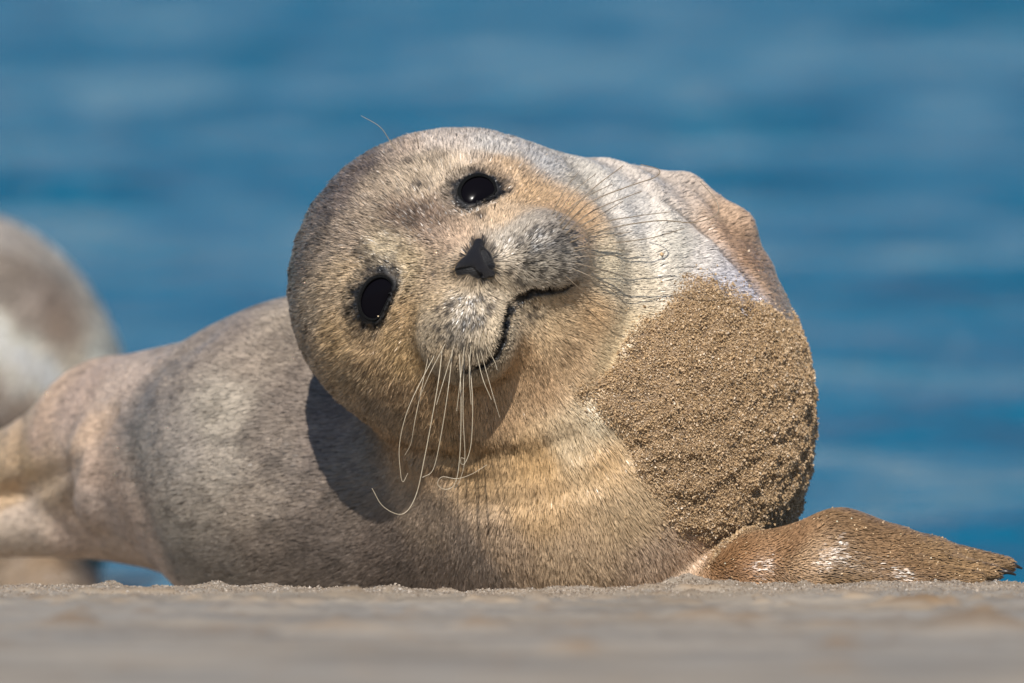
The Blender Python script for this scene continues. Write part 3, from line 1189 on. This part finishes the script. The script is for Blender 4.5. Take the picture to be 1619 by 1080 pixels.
# two long hairs above the brow
for pts in (((628, 240), (616, 222), (600, 200), (571, 183)), ((662, 236), (660, 222), (655, 208))):
    root = surf(*pts[0])
    path = [root] + [P(q[0], q[1], root[1] - 0.01 * j) for j, q in enumerate(pts[1:], 1)]
    v, f = tube(path, 0.00042, 0.00018)
    mesh_from('brow_hair', v, f, M_WHISK, seal)
for q0, q1, y0_ in (((1592, 893), (1616, 899), -.045), ((1582, 904), (1606, 909), -.075)):
    v, f = tube([P(q0[0], q0[1], y0_), P((q0[0] + q1[0]) / 2, (q0[1] + q1[1]) / 2 - 2, y0_ - .002), P(q1[0], q1[1], y0_)], S(6), S(1.5), sides=8)
    mesh_from('claw', v, f, M_CLAW, seal)


# grains as small irregular octahedra, all of one crust in one mesh
def grain_mesh(p, size, r):
    n = len(p)
    base = np.array(((1, 0, 0), (-1, 0, 0), (0, 1, 0), (0, -1, 0), (0, 0, 1), (0, 0, -1)), float)
    fb = np.array(((0, 2, 4), (2, 1, 4), (1, 3, 4), (3, 0, 4), (2, 0, 5), (1, 2, 5), (3, 1, 5), (0, 3, 5)))
    jit = base[None] * r.uniform(0.55, 1.25, (n, 6, 1)) + r.normal(0, 0.16, (n, 6, 3))
    q = r.normal(0, 1, (n, 4))
    q /= np.linalg.norm(q, axis=1)[:, None]
    w, x, y, zz = q.T
    R = np.stack([1 - 2 * (y * y + zz * zz), 2 * (x * y - w * zz), 2 * (x * zz + w * y), 2 * (x * y + w * zz), 1 - 2 * (x * x + zz * zz), 2 * (y * zz - w * x), 2 * (x * zz - w * y), 2 * (y * zz + w * x), 1 - 2 * (x * x + y * y)], 1).reshape(n, 3, 3)
    v = np.einsum('nij,nkj->nki', R, jit) * size[:, None, None] + p[:, None, :]
    f = fb[None] + 6 * np.arange(n)[:, None, None]
    return v.reshape(-1, 3), f.reshape(-1, 3)


def grain_cols(n, r):
    pal = lin(np.array(((190, 160, 118), (176, 146, 104), (206, 178, 138), (156, 128, 92), (126, 102, 74), (222, 202, 170))))
    c = np.array((1.06, 1.06, 1.13)) * pal[r.choice(len(pal), n, p=(0.32, 0.28, 0.16, 0.14, 0.06, 0.04))]
    return c * r.uniform(0.8, 1.15, (n, 1))


M_GRAIN = bpy.data.materials.new('sand_grains')
M_GRAIN.use_nodes = True
gnt = M_GRAIN.node_tree
ga = gnt.nodes.new('ShaderNodeAttribute')
ga.attribute_name = 'col'
gnt.links.new(ga.outputs['Color'], gnt.nodes['Principled BSDF'].inputs['Base Color'])
gnt.nodes['Principled BSDF'].inputs['Roughness'].default_value = 0.45

wg = sstep(-28, 52, SD) * 0.97 + 0.03 * sstep(-60, 0, SD) * (SD > -90)
wg *= (V[:, 2] > -0.05)
r2 = np.random.default_rng(21)
gp, gn = sample_surface(V, Q, NRM, wg, 230000, r2)
gb = gp - gn * (0.0025 * sstep(-4, 26, sandiness(gp)))[:, None]
gc = 0.5 + 0.5 * fbm(gb, 70, 91, 4)
keep = r2.uniform(0, 1, len(gp)) < np.clip(0.5 + gc * 0.9, 0, 1)
gp, gn = gp[keep], gn[keep]
size = 0.00045 * np.exp(r2.normal(0, 0.38, len(gp)))
gsd = sandiness(gp)
gp = gp + gn * (size * r2.uniform(0.0, 2.2, len(gp)) + sstep(-4, 40, gsd) * (0.0058 * np.clip(gc[keep], 0, 1.3) - 0.0019))[:, None]
v, f = grain_mesh(gp, size, r2)
o = mesh_from('sand_coat', v, f, M_GRAIN, seal, smooth=False, colors=np.repeat(grain_cols(len(gp), r2), 6, 0))
o['kind'] = 'stuff'
# loose grains on flipper and face fur
wl = sstep(1080, 1180, project(V)[0]) * sstep(800, 840, project(V)[1]) * sstep(-0.2, 0.5, NRM[:, 2]) + 0.02 * (np.linalg.norm(V - HEAD, axis=1) < .14) * (facing > 0)
gp, gn = sample_surface(V, Q, NRM, wl, 420, r2)
size = 0.0006 * np.exp(r2.normal(0, 0.25, len(gp)))
gp = gp + gn * 0.002
v, f = grain_mesh(gp, size, r2)
o = mesh_from('loose_sand', v, f, M_GRAIN, seal, smooth=False, colors=np.repeat(np.minimum(grain_cols(len(gp), r2) * 1.25, 0.85), 6, 0))
o['kind'] = 'stuff'

# grains lying on the beach near the edge
n = 60000
gx_ = r2.uniform(-0.5, 0.5, n)
gy_ = -0.2 - np.abs(r2.normal(0, 0.12, n)) + 0.05
q = np.c_[gx_, gy_, np.zeros(n)]
bx = np.searchsorted(gx, gx_) - 1
by = np.searchsorted(gy, gy_) - 1
ZZ = z.reshape(len(gy), len(gx))
tx = (gx_ - gx[bx]) / (gx[bx + 1] - gx[bx])
ty = (gy_ - gy[by]) / (gy[by + 1] - gy[by])
q[:, 2] = (ZZ[by, bx] * (1 - tx) + ZZ[by, bx + 1] * tx) * (1 - ty) + (ZZ[by + 1, bx] * (1 - tx) + ZZ[by + 1, bx + 1] * tx) * ty
size = 0.0006 * np.exp(r2.normal(0, 0.35, n))
q[:, 2] += size * 0.3
v, f = grain_mesh(q, size, r2)
gcol = grain_cols(n, r2)
gcol = (gcol * 0.6 + 0.4 * gcol.mean(1)[:, None]) * 0.7
o = mesh_from('sand_grains', v, f, M_GRAIN, smooth=False, colors=np.repeat(gcol, 6, 0))
o['kind'] = 'stuff'
o['label'] = 'loose grains of grey beach sand along the edge in front of the seals'
o['category'] = 'sand'

# ------------------------------------------------------------------ the seal behind
Y2 = 2.3
k2 = (CAM_D + Y2) / CAM_D
prims2 = [
    Ell(P(-80, 690, Y2), (S(292, Y2), S(300, Y2), S(360, Y2)), k=0.05),
    Ell(P(-330, 720, Y2 + .1), (S(340, Y2), S(330, Y2), S(300, Y2)), k=0.1),
    Ell(P(-700, 760, Y2 + .25), (S(330, Y2), S(250, Y2), S(230, Y2)), k=0.12),
    Cone([P(-900, 800, Y2 + .3), P(-1200, 880, Y2 + .4)], [S(150, Y2), S(60, Y2)], k=0.1),
    Cone([P(-1200, 880, Y2 + .4), P(-1400, 900, Y2 + .45)], [S(60, Y2), S(20, Y2)], k=0.05),
    Ell(P(60, 945, Y2 - .12), (S(85, Y2), S(90, Y2), S(70, Y2)), k=0.03),
    Cone([P(60, 960, Y2 - .14), P(128, 925, Y2 - .16), P(150, 950, Y2 - .2)], [S(42, Y2), S(28, Y2), S(10, Y2)], k=0.03),
]


def body2(p):
    o = prims2[0].d(p)
    for q in prims2[1:]:
        o = smin(o, q.d(p), q.k)
    return o


lo2 = np.array((-2.1, 1.75, -0.34))
hi2 = np.array((-0.33, 3.25, 0.36))
V2, Q2 = surface_nets(body2, lo2, hi2, 0.02)
V2, Q2 = subdivide(V2, Q2)
V2 = relax(body2, V2, 3)
N2 = grad(body2, V2)
A2 = """0 365 176 166 156;60 390 172 162 150;110 420 178 168 154;150 470 190 180 164;180 540 196 188 172;30 440 140 126 112;60 470 176 160 146;75 480 130 112 96;95 520 150 130 112;110 570 180 164 144;10 460 130 118 106;40 500 150 136 122
0 520 216 209 192;40 560 216 208 190;80 590 214 208 196;20 610 196 186 172;130 620 208 200 182;160 580 200 192 176;0 620 128 110 94;30 650 116 98 82;10 680 100 84 70;60 650 150 132 114;100 650 200 190 172;60 900 150 126 100;30 895 150 128 104;100 905 140 118 94;130 895 60 54 50"""
ap2, ac2 = [], []
for t in A2.replace('\n', ';').split(';'):
    a, b_, r_, g_, bl = map(float, t.split())
    s = surf_at(body2, a, b_, 1.4, 3.4)
    if s is not None:
        ap2.append(s)
        ac2.append((r_, g_, bl))
ap2, ac2 = np.array(ap2), lin(np.array(ac2))


def coat2(p):
    num = np.zeros((len(p), 3))
    den = np.zeros(len(p))
    for a, c in zip(ap2, ac2):
        w = 1.0 / (np.sum((p - a) ** 2, 1) + 0.0002) ** 2.4
        num += w[:, None] * c
        den += w
    return num / den[:, None] * (1 + 0.12 * fbm(p, 22, 70, 3))[:, None]


seal2 = new_empty('seal', (-1.0, Y2, -0.22), 'pale blurred seal lying behind, cut off by the left edge of the photo', 'seal', 'seals lying on the beach')
mesh_from('body', V2, Q2, M_SKIN, seal2, colors=np.clip(coat2(V2) * 0.8, 0.01, 0.9))
w2_ = np.where((V2[:, 0] > -1.2) & (np.sum(unit(C0 - V2) * N2, 1) > -0.25), 1.0, 0.05)
hp2, hn2 = sample_surface(V2, Q2, N2, w2_, 60000, rng)
fl2 = np.tile(np.array((-0.7, 0.2, -0.6)), (len(hp2), 1))
make_fur(seal2, hp2, hn2, fl2, 0.011 * rng.uniform(0.6, 1.2, len(hp2)), np.full(len(hp2), 0.00045), np.full(len(hp2), 0.22), np.clip(np.minimum(coat2(hp2) * 1.55, 0.86) * np.exp(0.2 * rng.normal(0, 1, len(hp2)))[:, None], 0.01, 0.88), 0.2)
